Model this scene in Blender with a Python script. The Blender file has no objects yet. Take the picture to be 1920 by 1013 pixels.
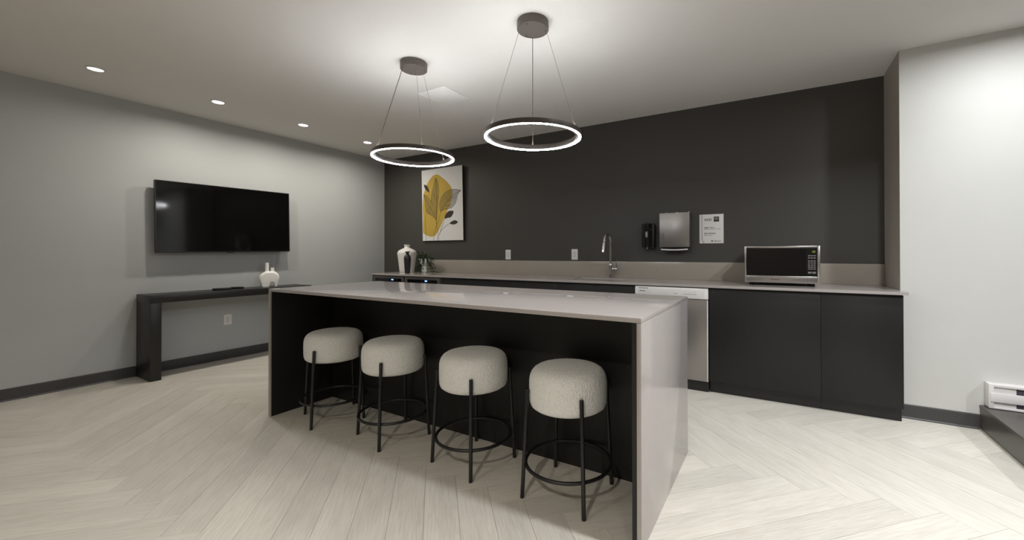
import bpy, bmesh, math, random
from mathutils import Vector, Matrix
random.seed(7)
S = bpy.context.scene
COL = S.collection
PI = math.pi

# ------------------------------------------------------------------ camera
F_PX, CX, CY, IW, IH = 761.29, 1025.57, 471.17, 1920.0, 1013.0
cam_loc = Vector((5.3962, -4.294, 1.1849))
yaw, pitch, roll = 0.5178, 0.0049, -0.0012
f = Vector((-math.sin(yaw) * math.cos(pitch), math.cos(yaw) * math.cos(pitch), math.sin(pitch)))
r0 = Vector((math.cos(yaw), math.sin(yaw), 0))
u0 = r0.cross(f)
r = r0 * math.cos(roll) + u0 * math.sin(roll)
u = -r0 * math.sin(roll) + u0 * math.cos(roll)
cd = bpy.data.cameras.new('camera')
cam = bpy.data.objects.new('camera', cd)
COL.objects.link(cam)
cam.matrix_world = Matrix(((r.x, u.x, -f.x, cam_loc.x), (r.y, u.y, -f.y, cam_loc.y), (r.z, u.z, -f.z, cam_loc.z), (0, 0, 0, 1)))
cd.sensor_width = 36.0
cd.sensor_fit = 'HORIZONTAL'
cd.lens = F_PX / IW * 36.0
cd.shift_x = -(CX - IW / 2) / IW
cd.shift_y = -(IH / 2 - CY) / IW
cd.clip_start = 0.02
S.camera = cam

# ------------------------------------------------------------------ world, exposure
w = bpy.data.worlds.new('world')
S.world = w
w.use_nodes = True
w.node_tree.nodes['Background'].inputs['Color'].default_value = (0.02, 0.022, 0.03, 1)
w.node_tree.nodes['Background'].inputs['Strength'].default_value = 0.2
S.view_settings.view_transform = 'Standard'
S.view_settings.look = 'None'
S.view_settings.gamma = 1.0
S.view_settings.use_curve_mapping = False
S.view_settings.exposure = 0.0

# light levels (each used inside the builder of the lamp it belongs to)
P_WALL = 9.8       # recessed lights along the left wall
P_WALL_DIM = 1.2    # the end one, barely on
P_RIGHT = 55.0      # recessed light right of the island, above the top of the frame
P_NEAR = 22.0       # recessed light close to the white wall, just above the frame
P_PLAT = 40.0       # recessed light over the platform, right of the frame
P_ROOM = 30.0       # recessed lights in the rest of the room, behind the camera
E_RING_DOWN = 84.0
E_RING_UP = 49.0
C_WARM = (1.0, 0.93, 0.82)
C_NEUT = (1.0, 0.94, 0.835)
C_COOL = (0.955, 0.98, 1.0)
C_RING = (0.96, 0.975, 1.0)

# ------------------------------------------------------------------ materials
def nt(name):
    m = bpy.data.materials.new(name)
    m.use_nodes = True
    t = m.node_tree
    return m, t, t.nodes['Principled BSDF']

def setp(b, **k):
    for n, v in k.items():
        n = n.replace('_', ' ')
        if n in b.inputs:
            b.inputs[n].default_value = v

def mat(name, col, rough=0.5, metal=0.0, var=0.06, scale=12.0, bump=0.0, bscale=200.0, stretch=(1, 1, 1), spec=0.5, coat=0.0, detail=3.0):
    """Principled material whose colour is broken up by object-space noise."""
    m, t, b = nt(name)
    c = t.nodes.new('ShaderNodeTexCoord')
    mp = t.nodes.new('ShaderNodeMapping')
    mp.inputs['Scale'].default_value = stretch
    t.links.new(c.outputs['Object'], mp.inputs['Vector'])
    n = t.nodes.new('ShaderNodeTexNoise')
    n.inputs['Scale'].default_value = scale
    n.inputs['Detail'].default_value = detail
    t.links.new(mp.outputs['Vector'], n.inputs['Vector'])
    rmp = t.nodes.new('ShaderNodeMix')
    rmp.data_type = 'RGBA'
    lo = [max(0, x * (1 - var)) for x in col]
    hi = [min(1, x * (1 + var)) for x in col]
    rmp.inputs[6].default_value = (*lo, 1)
    rmp.inputs[7].default_value = (*hi, 1)
    t.links.new(n.outputs['Fac'], rmp.inputs[0])
    t.links.new(rmp.outputs[2], b.inputs['Base Color'])
    setp(b, Roughness=rough, Metallic=metal, Specular_IOR_Level=spec, Coat_Weight=coat, Coat_Roughness=0.05)
    if bump:
        n2 = t.nodes.new('ShaderNodeTexNoise')
        n2.inputs['Scale'].default_value = bscale
        n2.inputs['Detail'].default_value = 4
        t.links.new(mp.outputs['Vector'], n2.inputs['Vector'])
        bp = t.nodes.new('ShaderNodeBump')
        bp.inputs['Strength'].default_value = bump
        bp.inputs['Distance'].default_value = 0.004
        t.links.new(n2.outputs['Fac'], bp.inputs['Height'])
        t.links.new(bp.outputs['Normal'], b.inputs['Normal'])
    return m

def emat(name, col, strength):
    m, t, b = nt(name)
    setp(b, Base_Color=(0.8, 0.8, 0.8, 1), Emission_Color=(*col, 1), Emission_Strength=strength, Roughness=0.4)
    return m

def wood_floor():
    m, t, b = nt('whitewashed_oak')
    N, L = t.nodes, t.links
    c = N.new('ShaderNodeTexCoord')
    oi = N.new('ShaderNodeObjectInfo')
    off = N.new('ShaderNodeVectorMath'); off.operation = 'SCALE'
    off.inputs[0].default_value = (37.0, 13.0, 0.0)
    L.new(oi.outputs['Random'], off.inputs['Scale'])
    add = N.new('ShaderNodeVectorMath'); add.operation = 'ADD'
    L.new(c.outputs['Object'], add.inputs[0]); L.new(off.outputs[0], add.inputs[1])
    def noise(sc, stretch, det, dist=0.0):
        mp = N.new('ShaderNodeMapping'); mp.inputs['Scale'].default_value = stretch
        L.new(add.outputs[0], mp.inputs['Vector'])
        n = N.new('ShaderNodeTexNoise'); n.inputs['Scale'].default_value = sc
        n.inputs['Detail'].default_value = det; n.inputs['Distortion'].default_value = dist
        L.new(mp.outputs['Vector'], n.inputs['Vector'])
        return n
    grain = noise(14.0, (0.5, 9.0, 1), 6, 0.8)
    cloud = noise(3.0, (0.6, 2.2, 1), 3)
    r1 = N.new('ShaderNodeValToRGB')
    r1.color_ramp.elements[0].position = 0.28; r1.color_ramp.elements[0].color = (0.545, 0.505, 0.44, 1)
    r1.color_ramp.elements[1].position = 0.60; r1.color_ramp.elements[1].color = (0.64, 0.61, 0.55, 1)
    L.new(grain.outputs['Fac'], r1.inputs['Fac'])
    mx = N.new('ShaderNodeMix'); mx.data_type = 'RGBA'; mx.blend_type = 'MULTIPLY'
    mx.inputs[0].default_value = 1.0
    r2 = N.new('ShaderNodeMapRange')
    r2.inputs['From Min'].default_value = 0.3; r2.inputs['From Max'].default_value = 0.7
    r2.inputs['To Min'].default_value = 0.93; r2.inputs['To Max'].default_value = 1.05
    L.new(cloud.outputs['Fac'], r2.inputs['Value'])
    r3 = N.new('ShaderNodeMapRange')
    r3.inputs['To Min'].default_value = 0.94; r3.inputs['To Max'].default_value = 1.06
    L.new(oi.outputs['Random'], r3.inputs['Value'])
    mu = N.new('ShaderNodeMath'); mu.operation = 'MULTIPLY'
    L.new(r2.outputs[0], mu.inputs[0]); L.new(r3.outputs[0], mu.inputs[1])
    L.new(r1.outputs['Color'], mx.inputs[6]); L.new(mu.outputs[0], mx.inputs[7])
    L.new(mx.outputs[2], b.inputs['Base Color'])
    setp(b, Roughness=0.42, Specular_IOR_Level=0.45)
    bp = N.new('ShaderNodeBump'); bp.inputs['Strength'].default_value = 0.08; bp.inputs['Distance'].default_value = 0.002
    L.new(grain.outputs['Fac'], bp.inputs['Height']); L.new(bp.outputs['Normal'], b.inputs['Normal'])
    return m

def boucle():
    m, t, b = nt('cream_boucle')
    N, L = t.nodes, t.links
    c = N.new('ShaderNodeTexCoord')
    v = N.new('ShaderNodeTexVoronoi'); v.inputs['Scale'].default_value = 140
    n = N.new('ShaderNodeTexNoise'); n.inputs['Scale'].default_value = 60; n.inputs['Detail'].default_value = 6
    L.new(c.outputs['Object'], v.inputs['Vector']); L.new(c.outputs['Object'], n.inputs['Vector'])
    mu = N.new('ShaderNodeMath'); mu.operation = 'ADD'
    L.new(v.outputs['Distance'], mu.inputs[0]); L.new(n.outputs['Fac'], mu.inputs[1])
    rp = N.new('ShaderNodeValToRGB')
    rp.color_ramp.elements[0].position = 0.35; rp.color_ramp.elements[0].color = (0.69, 0.685, 0.65, 1)
    rp.color_ramp.elements[1].position = 1.0; rp.color_ramp.elements[1].color = (0.85, 0.85, 0.82, 1)
    L.new(mu.outputs[0], rp.inputs['Fac']); L.new(rp.outputs['Color'], b.inputs['Base Color'])
    bp = N.new('ShaderNodeBump'); bp.inputs['Strength'].default_value = 0.55; bp.inputs['Distance'].default_value = 0.006
    L.new(mu.outputs[0], bp.inputs['Height']); L.new(bp.outputs['Normal'], b.inputs['Normal'])
    setp(b, Roughness=0.95, Specular_IOR_Level=0.1, Sheen_Weight=0.25)
    return m

def glass_dark(name, col=(0.004, 0.004, 0.005), rough=0.04):
    return mat(name, col, rough, 0.0, 0.02, 5.0)

M = {}
M['floor'] = wood_floor()
M['subfloor'] = mat('floor_joint', (0.33, 0.30, 0.25), 0.8)
M['ceiling'] = mat('ceiling_paint', (0.74, 0.72, 0.69), 0.75, var=0.015, bump=0.03, bscale=120)
M['wall_grey'] = mat('grey_wall_paint', (0.460, 0.475, 0.478), 0.6, var=0.02, scale=3, bump=0.03, bscale=150)
M['wall_white'] = mat('white_wall_paint', (0.60, 0.595, 0.57), 0.6, var=0.02, scale=3, bump=0.03, bscale=150)
M['wall_recess_shade'] = mat('shaded_recess_wall_paint', (0.40, 0.365, 0.32), 0.65, var=0.02, scale=3)  # recess return faces away from the main light; its shade is in this colour
M['wall_brown'] = mat('brown_grey_wall_paint', (0.15, 0.13, 0.11), 0.65, var=0.02, scale=3)
M['wall_dark'] = mat('charcoal_wall_paint', (0.065, 0.0615, 0.056), 0.5, var=0.06, scale=2, bump=0.03, bscale=150, spec=0.4)
M['baseboard'] = mat('dark_grey_vinyl', (0.055, 0.053, 0.052), 0.45, var=0.05)
M['stone'] = mat('warm_grey_quartz', (0.41, 0.375, 0.36), 0.10, var=0.035, scale=25, spec=0.5, detail=6)
M['stone_edge'] = mat('taupe_edge_band', (0.25, 0.235, 0.21), 0.4, var=0.05)
M['splash'] = mat('taupe_quartz', (0.36, 0.325, 0.28), 0.16, var=0.04, scale=20, detail=6)
M['black'] = mat('black_woodgrain_laminate', (0.0145, 0.014, 0.0135), 0.45, var=0.18, scale=14, stretch=(6, 6, 0.4), spec=0.35)
M['black_kick'] = mat('black_kickboard', (0.013, 0.012, 0.012), 0.4, var=0.1)
M['black_metal'] = mat('black_powder_coat', (0.012, 0.012, 0.012), 0.38, var=0.1)
M['bronze'] = mat('brown_bronze_metal', (0.085, 0.070, 0.060), 0.42, 0.35, var=0.05)
M['bronze_cap'] = mat('taupe_canopy_metal', (0.13, 0.112, 0.10), 0.5, 0.2, var=0.04)
M['cable'] = mat('steel_cable', (0.30, 0.26, 0.22), 0.4, 0.6)
M['cord'] = mat('brown_power_cord', (0.10, 0.075, 0.055), 0.6)
M['boucle'] = boucle()
M['console'] = mat('black_oak', (0.016, 0.0145, 0.013), 0.38, var=0.2, scale=10, stretch=(8, 0.6, 8), spec=0.45)
M['tv_body'] = mat('black_plastic', (0.010, 0.010, 0.010), 0.35)
M['tv_glass'] = glass_dark('tv_screen_glass', (0.003, 0.003, 0.003), 0.07)
M['dark_glass'] = glass_dark('dark_door_glass', (0.004, 0.004, 0.0045), 0.05)
M['steel'] = mat('brushed_steel', (0.55, 0.53, 0.51), 0.30, 1.0, var=0.05, scale=60, stretch=(0.3, 8, 8))
M['steel_v'] = mat('brushed_steel_door', (0.36, 0.34, 0.325), 0.36, 0.9, var=0.05, scale=60, stretch=(8, 8, 0.3))
M['steel_dark'] = mat('dark_steel_frame', (0.16, 0.15, 0.14), 0.38, 0.8, var=0.05)
M['chrome'] = mat('polished_chrome', (0.75, 0.75, 0.77), 0.07, 1.0, var=0.01)
M['white_plastic'] = mat('white_plastic', (0.80, 0.785, 0.77), 0.4, var=0.02)
M['white_enamel'] = mat('white_enamel', (0.72, 0.70, 0.69), 0.3, var=0.02)
M['white_ceramic'] = mat('white_ceramic', (0.84, 0.82, 0.79), 0.35, var=0.02)
M['matte_white'] = mat('matte_white_ceramic', (0.84, 0.825, 0.80), 0.7, var=0.03)
M['dark_ceramic'] = mat('charcoal_ceramic', (0.022, 0.019, 0.021), 0.32, var=0.1)
M['gloss_black'] = mat('gloss_black_plastic', (0.008, 0.008, 0.008), 0.12)
M['canvas'] = mat('white_canvas', (0.78, 0.775, 0.76), 0.8, var=0.015, bump=0.05, bscale=900)
M['canvas_side'] = mat('black_canvas_edge', (0.02, 0.018, 0.016), 0.7)
M['mustard'] = mat('mustard_print', (0.55, 0.375, 0.065), 0.8, var=0.10, scale=6)
M['leaf_wash'] = mat('ochre_leaf_wash', (0.33, 0.235, 0.055), 0.8, var=0.2, scale=12)
M['leaf_grey'] = mat('grey_leaf_wash', (0.42, 0.40, 0.39), 0.8, var=0.15, scale=14)
M['ink'] = mat('dark_ink_print', (0.045, 0.035, 0.03), 0.8, var=0.1)
M['print'] = mat('grey_print', (0.16, 0.155, 0.15), 0.8)
M['print_light'] = mat('light_grey_print', (0.34, 0.33, 0.32), 0.8)
M['paper'] = mat('white_sign_board', (0.84, 0.825, 0.81), 0.55, var=0.01)
M['leaf'] = mat('dark_green_leaf', (0.035, 0.075, 0.018), 0.55, var=0.4, scale=30)
M['stem'] = mat('green_stem', (0.05, 0.075, 0.025), 0.7)
M['led_blue'] = emat('blue_led', (0.06, 0.16, 1.0), 7.0)
M['led_green'] = emat('green_display', (0.30, 0.42, 0.02), 0.35)
M['led_green'].node_tree.nodes['Principled BSDF'].inputs['Base Color'].default_value = (0.01, 0.012, 0.004, 1)
M['led_white'] = emat('lit_lamp_lens', (1.0, 0.99, 0.97), 9.0)
M['led_ring'] = emat('lit_ring_diffuser', C_RING, E_RING_DOWN)
M['led_ring_up'] = emat('lit_ring_top_diffuser', C_RING, E_RING_UP)
M['platform'] = mat('grey_wood_platform', (0.078, 0.072, 0.065), 0.38, var=0.35, scale=6, stretch=(6, 0.7, 4), detail=5)
M['platform_face'] = mat('grey_wood_riser', (0.075, 0.070, 0.062), 0.30, var=0.30, scale=6, stretch=(4, 0.7, 6), detail=5)
M['caulk'] = mat('pale_caulk', (0.45, 0.42, 0.35), 0.6)
M['heater_dark'] = mat('heater_inner_fins', (0.09, 0.085, 0.11), 0.5)
M['button'] = mat('grey_button_print', (0.20, 0.19, 0.19), 0.5)
M['panel_white'] = mat('bright_white_panel', (0.90, 0.89, 0.88), 0.5, var=0.01)
M['window'] = glass_dark('night_window_glass', (0.006, 0.007, 0.009), 0.03)

# ------------------------------------------------------------------ helpers
def bm_new(): return bmesh.new()

def add_box(bm, a, b, bev=0.0, seg=2):
    x0, x1 = sorted((a[0], b[0])); y0, y1 = sorted((a[1], b[1])); z0, z1 = sorted((a[2], b[2]))
    vs = [bm.verts.new(p) for p in ((x0, y0, z0), (x1, y0, z0), (x1, y1, z0), (x0, y1, z0), (x0, y0, z1), (x1, y0, z1), (x1, y1, z1), (x0, y1, z1))]
    fs = [bm.faces.new([vs[i] for i in q]) for q in ((3, 2, 1, 0), (4, 5, 6, 7), (0, 1, 5, 4), (1, 2, 6, 5), (2, 3, 7, 6), (3, 0, 4, 7))]
    if bev:
        es = list({e for fc in fs for e in fc.edges})
        bmesh.ops.bevel(bm, geom=es, offset=bev, segments=seg, profile=0.5, affect='EDGES', clamp_overlap=True)

def add_lathe(bm, prof, n=40, c=(0, 0, 0), cap0=True, cap1=True, sx=1.0, sy=1.0):
    rings = []
    for (rr, z) in prof:
        rings.append([bm.verts.new((c[0] + sx * rr * math.cos(2 * PI * i / n), c[1] + sy * rr * math.sin(2 * PI * i / n), c[2] + z)) for i in range(n)])
    for a, b in zip(rings[:-1], rings[1:]):
        for i in range(n):
            bm.faces.new((a[i], a[(i + 1) % n], b[(i + 1) % n], b[i]))
    if cap0: bm.faces.new(list(reversed(rings[0])))
    if cap1: bm.faces.new(rings[-1])

def add_tube(bm, pts, rad, n=12, closed=False):
    pts = [Vector(p) for p in pts]
    m = len(pts)
    rads = rad if isinstance(rad, (list, tuple)) else [rad] * m
    rings = []
    prev = None
    for i, p in enumerate(pts):
        if closed: t = pts[(i + 1) % m] - pts[i - 1]
        else: t = pts[min(i + 1, m - 1)] - pts[max(i - 1, 0)]
        t.normalize()
        if prev is None:
            a = Vector((0, 0, 1)) if abs(t.z) < 0.9 else Vector((1, 0, 0))
            nrm = t.cross(a).normalized()
        else:
            nrm = (prev - t * prev.dot(t)).normalized()
        prev = nrm
        bi = t.cross(nrm)
        rings.append([bm.verts.new(p + (nrm * math.cos(2 * PI * k / n) + bi * math.sin(2 * PI * k / n)) * rads[i]) for k in range(n)])
    rng = range(m if closed else m - 1)
    for i in rng:
        a, b = rings[i], rings[(i + 1) % m]
        for k in range(n):
            bm.faces.new((a[k], a[(k + 1) % n], b[(k + 1) % n], b[k]))
    if not closed:
        bm.faces.new(list(reversed(rings[0]))); bm.faces.new(rings[-1])

def add_prism(bm, poly, origin, ax, ay, az, d0, d1):
    """polygon (2D list) in plane (ax, ay) at origin, extruded along az from d0 to d1"""
    o, ax, ay, az = Vector(origin), Vector(ax), Vector(ay), Vector(az)
    lo = [bm.verts.new(o + ax * p[0] + ay * p[1] + az * d0) for p in poly]
    hi = [bm.verts.new(o + ax * p[0] + ay * p[1] + az * d1) for p in poly]
    bm.faces.new(list(reversed(lo))); bm.faces.new(hi)
    k = len(poly)
    for i in range(k):
        bm.faces.new((lo[i], lo[(i + 1) % k], hi[(i + 1) % k], hi[i]))

def add_cells(bm, xs, ys, keep, z0, z1):
    """slab made of grid cells with only outer faces"""
    vt = {}
    def v(i, j, z):
        if (i, j, z) not in vt: vt[(i, j, z)] = bm.verts.new((xs[i], ys[j], z))
        return vt[(i, j, z)]
    nx, ny = len(xs) - 1, len(ys) - 1
    K = lambda i, j: 0 <= i < nx and 0 <= j < ny and keep(i, j)
    for i in range(nx):
        for j in range(ny):
            if not K(i, j): continue
            bm.faces.new((v(i, j, z1), v(i + 1, j, z1), v(i + 1, j + 1, z1), v(i, j + 1, z1)))
            bm.faces.new((v(i, j + 1, z0), v(i + 1, j + 1, z0), v(i + 1, j, z0), v(i, j, z0)))
            if not K(i, j - 1): bm.faces.new((v(i, j, z0), v(i + 1, j, z0), v(i + 1, j, z1), v(i, j, z1)))
            if not K(i, j + 1): bm.faces.new((v(i + 1, j + 1, z0), v(i, j + 1, z0), v(i, j + 1, z1), v(i + 1, j + 1, z1)))
            if not K(i - 1, j): bm.faces.new((v(i, j + 1, z0), v(i, j, z0), v(i, j, z1), v(i, j + 1, z1)))
            if not K(i + 1, j): bm.faces.new((v(i + 1, j, z0), v(i + 1, j + 1, z0), v(i + 1, j + 1, z1), v(i + 1, j, z1)))

def root_loc(o):
    l = Vector((0, 0, 0))
    while o is not None:
        l += o.location; o = o.parent
    return l

def obj(name, bm, m, parent=None, smooth=False, loc=None):
    """one mesh object; geometry is given in world space (things are unrotated when built)"""
    bmesh.ops.recalc_face_normals(bm, faces=bm.faces)
    base = root_loc(parent) if parent else Vector((0, 0, 0))
    if loc is None:
        if parent is None:
            loc = Vector((0, 0, 0))
        else:
            loc = base
    loc = Vector(loc)
    bmesh.ops.translate(bm, verts=bm.verts, vec=-loc)
    me = bpy.data.meshes.new(name)
    bm.to_mesh(me); bm.free()
    me.materials.append(M[m] if isinstance(m, str) else m)
    if smooth:
        me.polygons.foreach_set('use_smooth', [True] * len(me.polygons))
        try: me.set_sharp_from_angle(angle=math.radians(38))
        except Exception: pass
    o = bpy.data.objects.new(name, me)
    COL.objects.link(o)
    o.location = loc - base
    if parent: o.parent = parent
    return o

def boxo(name, a, b, m, parent=None, bev=0.0, **k):
    bm = bm_new(); add_box(bm, a, b, bev); return obj(name, bm, m, parent, smooth=bev > 0, **k)

def tag(o, label, cat, group=None):
    o['label'] = label; o['category'] = cat
    if group: o['group'] = group
    return o

def thing(name, label, cat, loc, group=None):
    o = bpy.data.objects.new(name, None)
    COL.objects.link(o)
    o.empty_display_size = 0.1
    o.location = loc
    return tag(o, label, cat, group)

def struct(o):
    o['kind'] = 'structure'; return o

def copy_tree(o, parent=None):
    c = o.copy(); COL.objects.link(c); c.parent = parent
    for ch in list(o.children): copy_tree(ch, c)
    return c

def text(name, s, size, m, parent, origin, ax, ay, depth=0.0006, align='LEFT', bold=0.0):
    """lettering as a thin mesh lying in the plane (ax, ay)"""
    cu = bpy.data.curves.new(name, 'FONT')
    cu.body = s; cu.size = size; cu.align_x = align; cu.align_y = 'BOTTOM_BASELINE' if hasattr(cu, 'align_y') else 'TOP'
    cu.extrude = depth; cu.offset = bold; cu.resolution_u = 2
    tmp = bpy.data.objects.new('tmp_text', cu)
    COL.objects.link(tmp)
    dg = bpy.context.evaluated_depsgraph_get()
    me = bpy.data.meshes.new_from_object(tmp.evaluated_get(dg))
    bpy.data.objects.remove(tmp); bpy.data.curves.remove(cu)
    ax, ay = Vector(ax).normalized(), Vector(ay).normalized(); az = ax.cross(ay)
    R = Matrix((ax, ay, az)).transposed().to_4x4()
    me.transform(Matrix.Translation(Vector(origin) - root_loc(parent)) @ R)
    me.materials.clear(); me.materials.append(M[m]); me.name = name
    o = bpy.data.objects.new(name, me)
    COL.objects.link(o); o.parent = parent
    return o

# ------------------------------------------------------------------ room dimensions
H = 2.65           # ceiling
W = 6.16           # end of the kitchen recess
D = 0.4825         # depth of the recess in front of the white wall
WP = 6.569         # edge of the raised platform
ZP = 0.164
XR, YR = 9.6, -6.2 # right and rear walls (out of view)
CZ = 0.914         # counter height

# ------------------------------------------------------------------ shell
floor = struct(boxo('floor', (-0.1, YR - 0.1, -0.12), (XR + 0.1, 0.1, -0.004), 'subfloor'))
struct(boxo('ceiling', (-0.1, YR - 0.1, H), (XR + 0.1, 0.1, H + 0.12), 'ceiling'))
struct(boxo('wall_left', (-0.12, YR, 0), (0, 0.0, H), 'wall_grey'))
struct(boxo('wall_back', (-0.12, 0, 0), (W, 0.12, H), 'wall_dark'))
bm = bm_new(); add_box(bm, (W, -D, 0), (W + 0.02, 0.12, H)); struct(obj('wall_recess', bm, 'wall_recess_shade'))
struct(boxo('wall_right_front', (W + 0.0005, -D - 0.0015, 0), (XR, -D + 0.1, H), 'wall_white'))
struct(boxo('wall_right', (XR, YR, 0), (XR + 0.12, -D + 0.1, H), 'wall_brown'))
struct(boxo('wall_rear', (-0.12, YR - 0.12, 0), (XR + 0.12, YR, H), 'wall_brown'))

def window(n, y0, y1):
    wn = struct(boxo('window_%d' % n, (XR - 0.03, y0, 0.75), (XR, y1, 2.3), 'window'))
    bm = bm_new()
    for yy in (y0, (y0 + y1) / 2 - 0.025, y1 - 0.05): add_box(bm, (XR - 0.05, yy, 0.7), (XR - 0.001, yy + 0.05, 2.35))
    for zz in (0.70, 2.30): add_box(bm, (XR - 0.05, y0, zz), (XR - 0.001, y1, zz + 0.05))
    obj('window_frame', bm, 'white_enamel', wn)
window(1, -2.6, -1.0)
window(2, -4.6, -3.0)

# herringbone planks, 152 x 1216 mm, laid at 45 degrees; each plank is its own piece
PW, PN = 0.1517, 8
PL = PW * PN
def clip(poly, axis, val, keep_less):
    out = []
    for i in range(len(poly)):
        a, b = poly[i], poly[(i + 1) % len(poly)]
        ia = (a[axis] <= val) if keep_less else (a[axis] >= val)
        ib = (b[axis] <= val) if keep_less else (b[axis] >= val)
        if ia: out.append(a)
        if ia != ib:
            t = (val - a[axis]) / (b[axis] - a[axis])
            out.append((a[0] + t * (b[0] - a[0]), a[1] + t * (b[1] - a[1])))
    return out
s2 = math.sqrt(0.5)
U, V = (s2, s2), (-s2, s2)
bx0, by0 = 2.500, -3.6155
GAP = 0.0006
shared = {}
def plank(ox, oy, d, e):
    """rectangle at (ox, oy), PL along d and PW along e"""
    q = [(GAP, GAP), (PL - GAP, GAP), (PL - GAP, PW - GAP), (GAP, PW - GAP)]
    full = [(ox + a * d[0] + b * e[0], oy + a * d[1] + b * e[1]) for a, b in q]
    xmax = max(p[0] for p in full)
    rect = (0.002, W - 0.002, YR + 0.002, -0.002) if xmax < W else (0.002, WP - 0.002, YR + 0.002, -D - 0.003)
    p = full
    for axis, val, less in ((0, rect[0], False), (0, rect[1], True), (1, rect[2], False), (1, rect[3], True)):
        p = clip(p, axis, val, less)
        if len(p) < 3: return
    ar = abs(sum(p[i][0] * p[(i + 1) % len(p)][1] - p[(i + 1) % len(p)][0] * p[i][1] for i in range(len(p)))) / 2
    if ar < 0.004: return
    ang = math.atan2(d[1], d[0])
    right = d[0] * e[1] - d[1] * e[0] > 0
    whole = all(min(abs(a[0] - b[0]) + abs(a[1] - b[1]) for b in full) < 1e-6 for a in p) and len(p) == 4
    key = right
    if whole and key in shared:
        me = shared[key]
    else:
        loc2 = [((x - ox) * d[0] + (y - oy) * d[1], -(x - ox) * d[1] + (y - oy) * d[0]) for x, y in p]
        bm = bm_new()
        add_prism(bm, loc2, (0, 0, 0), (1, 0, 0), (0, 1, 0), (0, 0, 1), -0.004, 0.0)
        bmesh.ops.recalc_face_normals(bm, faces=bm.faces)
        me = bpy.data.meshes.new('plank'); bm.to_mesh(me); bm.free()
        me.materials.append(M['floor'])
        if whole: shared[key] = me
    o = bpy.data.objects.new('plank', me); COL.objects.link(o)
    o.location = (ox, oy, 0); o.rotation_euler = (0, 0, ang); o.parent = floor
step = PW / s2        # shift of the zigzag along x
for jy in range(-4, 5):
    for ix in range(-45, 45):
        x = bx0 + ix * step
        y = by0 + jy * PN * step
        # plank running up-left (135 degrees), then the one running down-left below it
        plank(x, y, V, U)
        ex, ey = x + PW * U[0], y + PW * U[1]
        plank(ex - PL * U[0] - PW * V[0], ey - PL * U[1] - PW * V[1], U, V)

# baseboards
def baseboard(name, a, b, n):
    """a->b along the wall, n = direction into the room"""
    bm = bm_new()
    a, b, n = Vector(a), Vector(b), Vector(n)
    prof = [(0, 0), (0.014, 0), (0.012, 0.006), (0.007, 0.012), (0.006, 0.094), (0.003, 0.1), (0, 0.1)]
    t = (b - a)
    add_prism(bm, prof, a, n, (0, 0, 1), t.normalized(), 0, t.length)
    return struct(obj(name, bm, 'baseboard'))
baseboard('baseboard_left', (0.0005, YR, 0), (0.0005, -0.001, 0), (1, 0, 0))
baseboard('baseboard_right', (W + 0.001, -D - 0.002, 0), (WP - 0.001, -D - 0.002, 0), (0, -1, 0))

# raised platform by the windows
pf = struct(boxo('platform', (WP, YR, 0), (XR, -D - 0.002, ZP - 0.018), 'platform_face'))
y = -D - 0.003
k = 0
for xx in [WP - 0.004 + i * 0.22 for i in range(14)]:
    bm = bm_new(); add_box(bm, (xx, YR, ZP - 0.0175), (min(xx + 0.2185, XR - 0.002), -D - 0.003, ZP), 0.0015, 1)
    obj('plank', bm, 'platform', pf, loc=(xx + 0.11, -3.3, ZP))
struct(boxo('trim_1', (WP - 0.006, YR, 0.0003), (WP - 0.0005, -D - 0.017, 0.005), 'caulk'))

# ------------------------------------------------------------------ recessed lights
def downlight(x, y, power, label, group, lens='led_white', spread=168, size=0.085, col=None):
    t = thing('recessed_light', label, 'ceiling light', (x, y, H), group)
    bm = bm_new()
    add_lathe(bm, [(0.046, -0.001), (0.046, -0.006), (0.049, -0.008), (0.058, -0.005), (0.060, -0.0005)], 32, (x, y, H), False, False)
    obj('trim_ring', bm, 'white_enamel', t, True)
    bm = bm_new(); add_lathe(bm, [(0.0455, -0.0015), (0.0455, -0.004), (0.03, -0.0055), (0.005, -0.006)], 32, (x, y, H))
    obj('lens', bm, lens, t, True)
    if power:
        ld = bpy.data.lights.new('recessed_light_lamp', 'AREA')
        ld.shape = 'DISK'; ld.size = size; ld.energy = power; ld.color = col or C_NEUT; ld.spread = math.radians(spread)
        lo = bpy.data.objects.new('recessed_light_lamp', ld); COL.objects.link(lo)
        lo.parent = t; lo.location = (0, 0, -0.012)
    return t
G = 'recessed lights along the grey wall'
M['led_dim'] = emat('weakly_lit_lamp_lens', (1.0, 0.98, 0.93), 1.6)
downlight(0.703, -3.275, P_WALL_DIM, 'dimmest round recessed ceiling light, farthest left and nearest the camera', G, 'led_dim')
downlight(0.705, -2.466, P_WALL, 'bright round recessed ceiling light above the wall-mounted television, left of its middle', G)
downlight(0.705, -1.657, P_WALL, 'bright round recessed ceiling light above the right end of the television', G)
downlight(0.700, -0.822, P_WALL * 0.88, 'small round recessed ceiling light beside the left pendant ring, nearest the charcoal wall', G)
G2 = 'recessed lights outside the picture'
downlight(6.32, -2.645, P_RIGHT, 'recessed ceiling light over the aisle right of the island', G2, spread=152, size=0.16, col=C_COOL)
downlight(6.75, -1.20, P_NEAR, 'recessed ceiling light close to the white wall', G2, spread=175, size=0.1, col=C_COOL)
downlight(8.45, -2.0, P_PLAT, 'recessed ceiling light over the raised platform', G2, spread=135, size=0.16, col=C_COOL)
for i, (x, y, p) in enumerate(((3.5, -5.4, 0.42), (5.0, -5.4, 1.2), (6.6, -5.4, 0.5))):
    downlight(x, y, P_ROOM * p, ('recessed ceiling light behind the camera on the television side', 'recessed ceiling light behind the camera in the middle', 'recessed ceiling light behind the camera on the platform side')[i], G2, spread=140)

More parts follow.
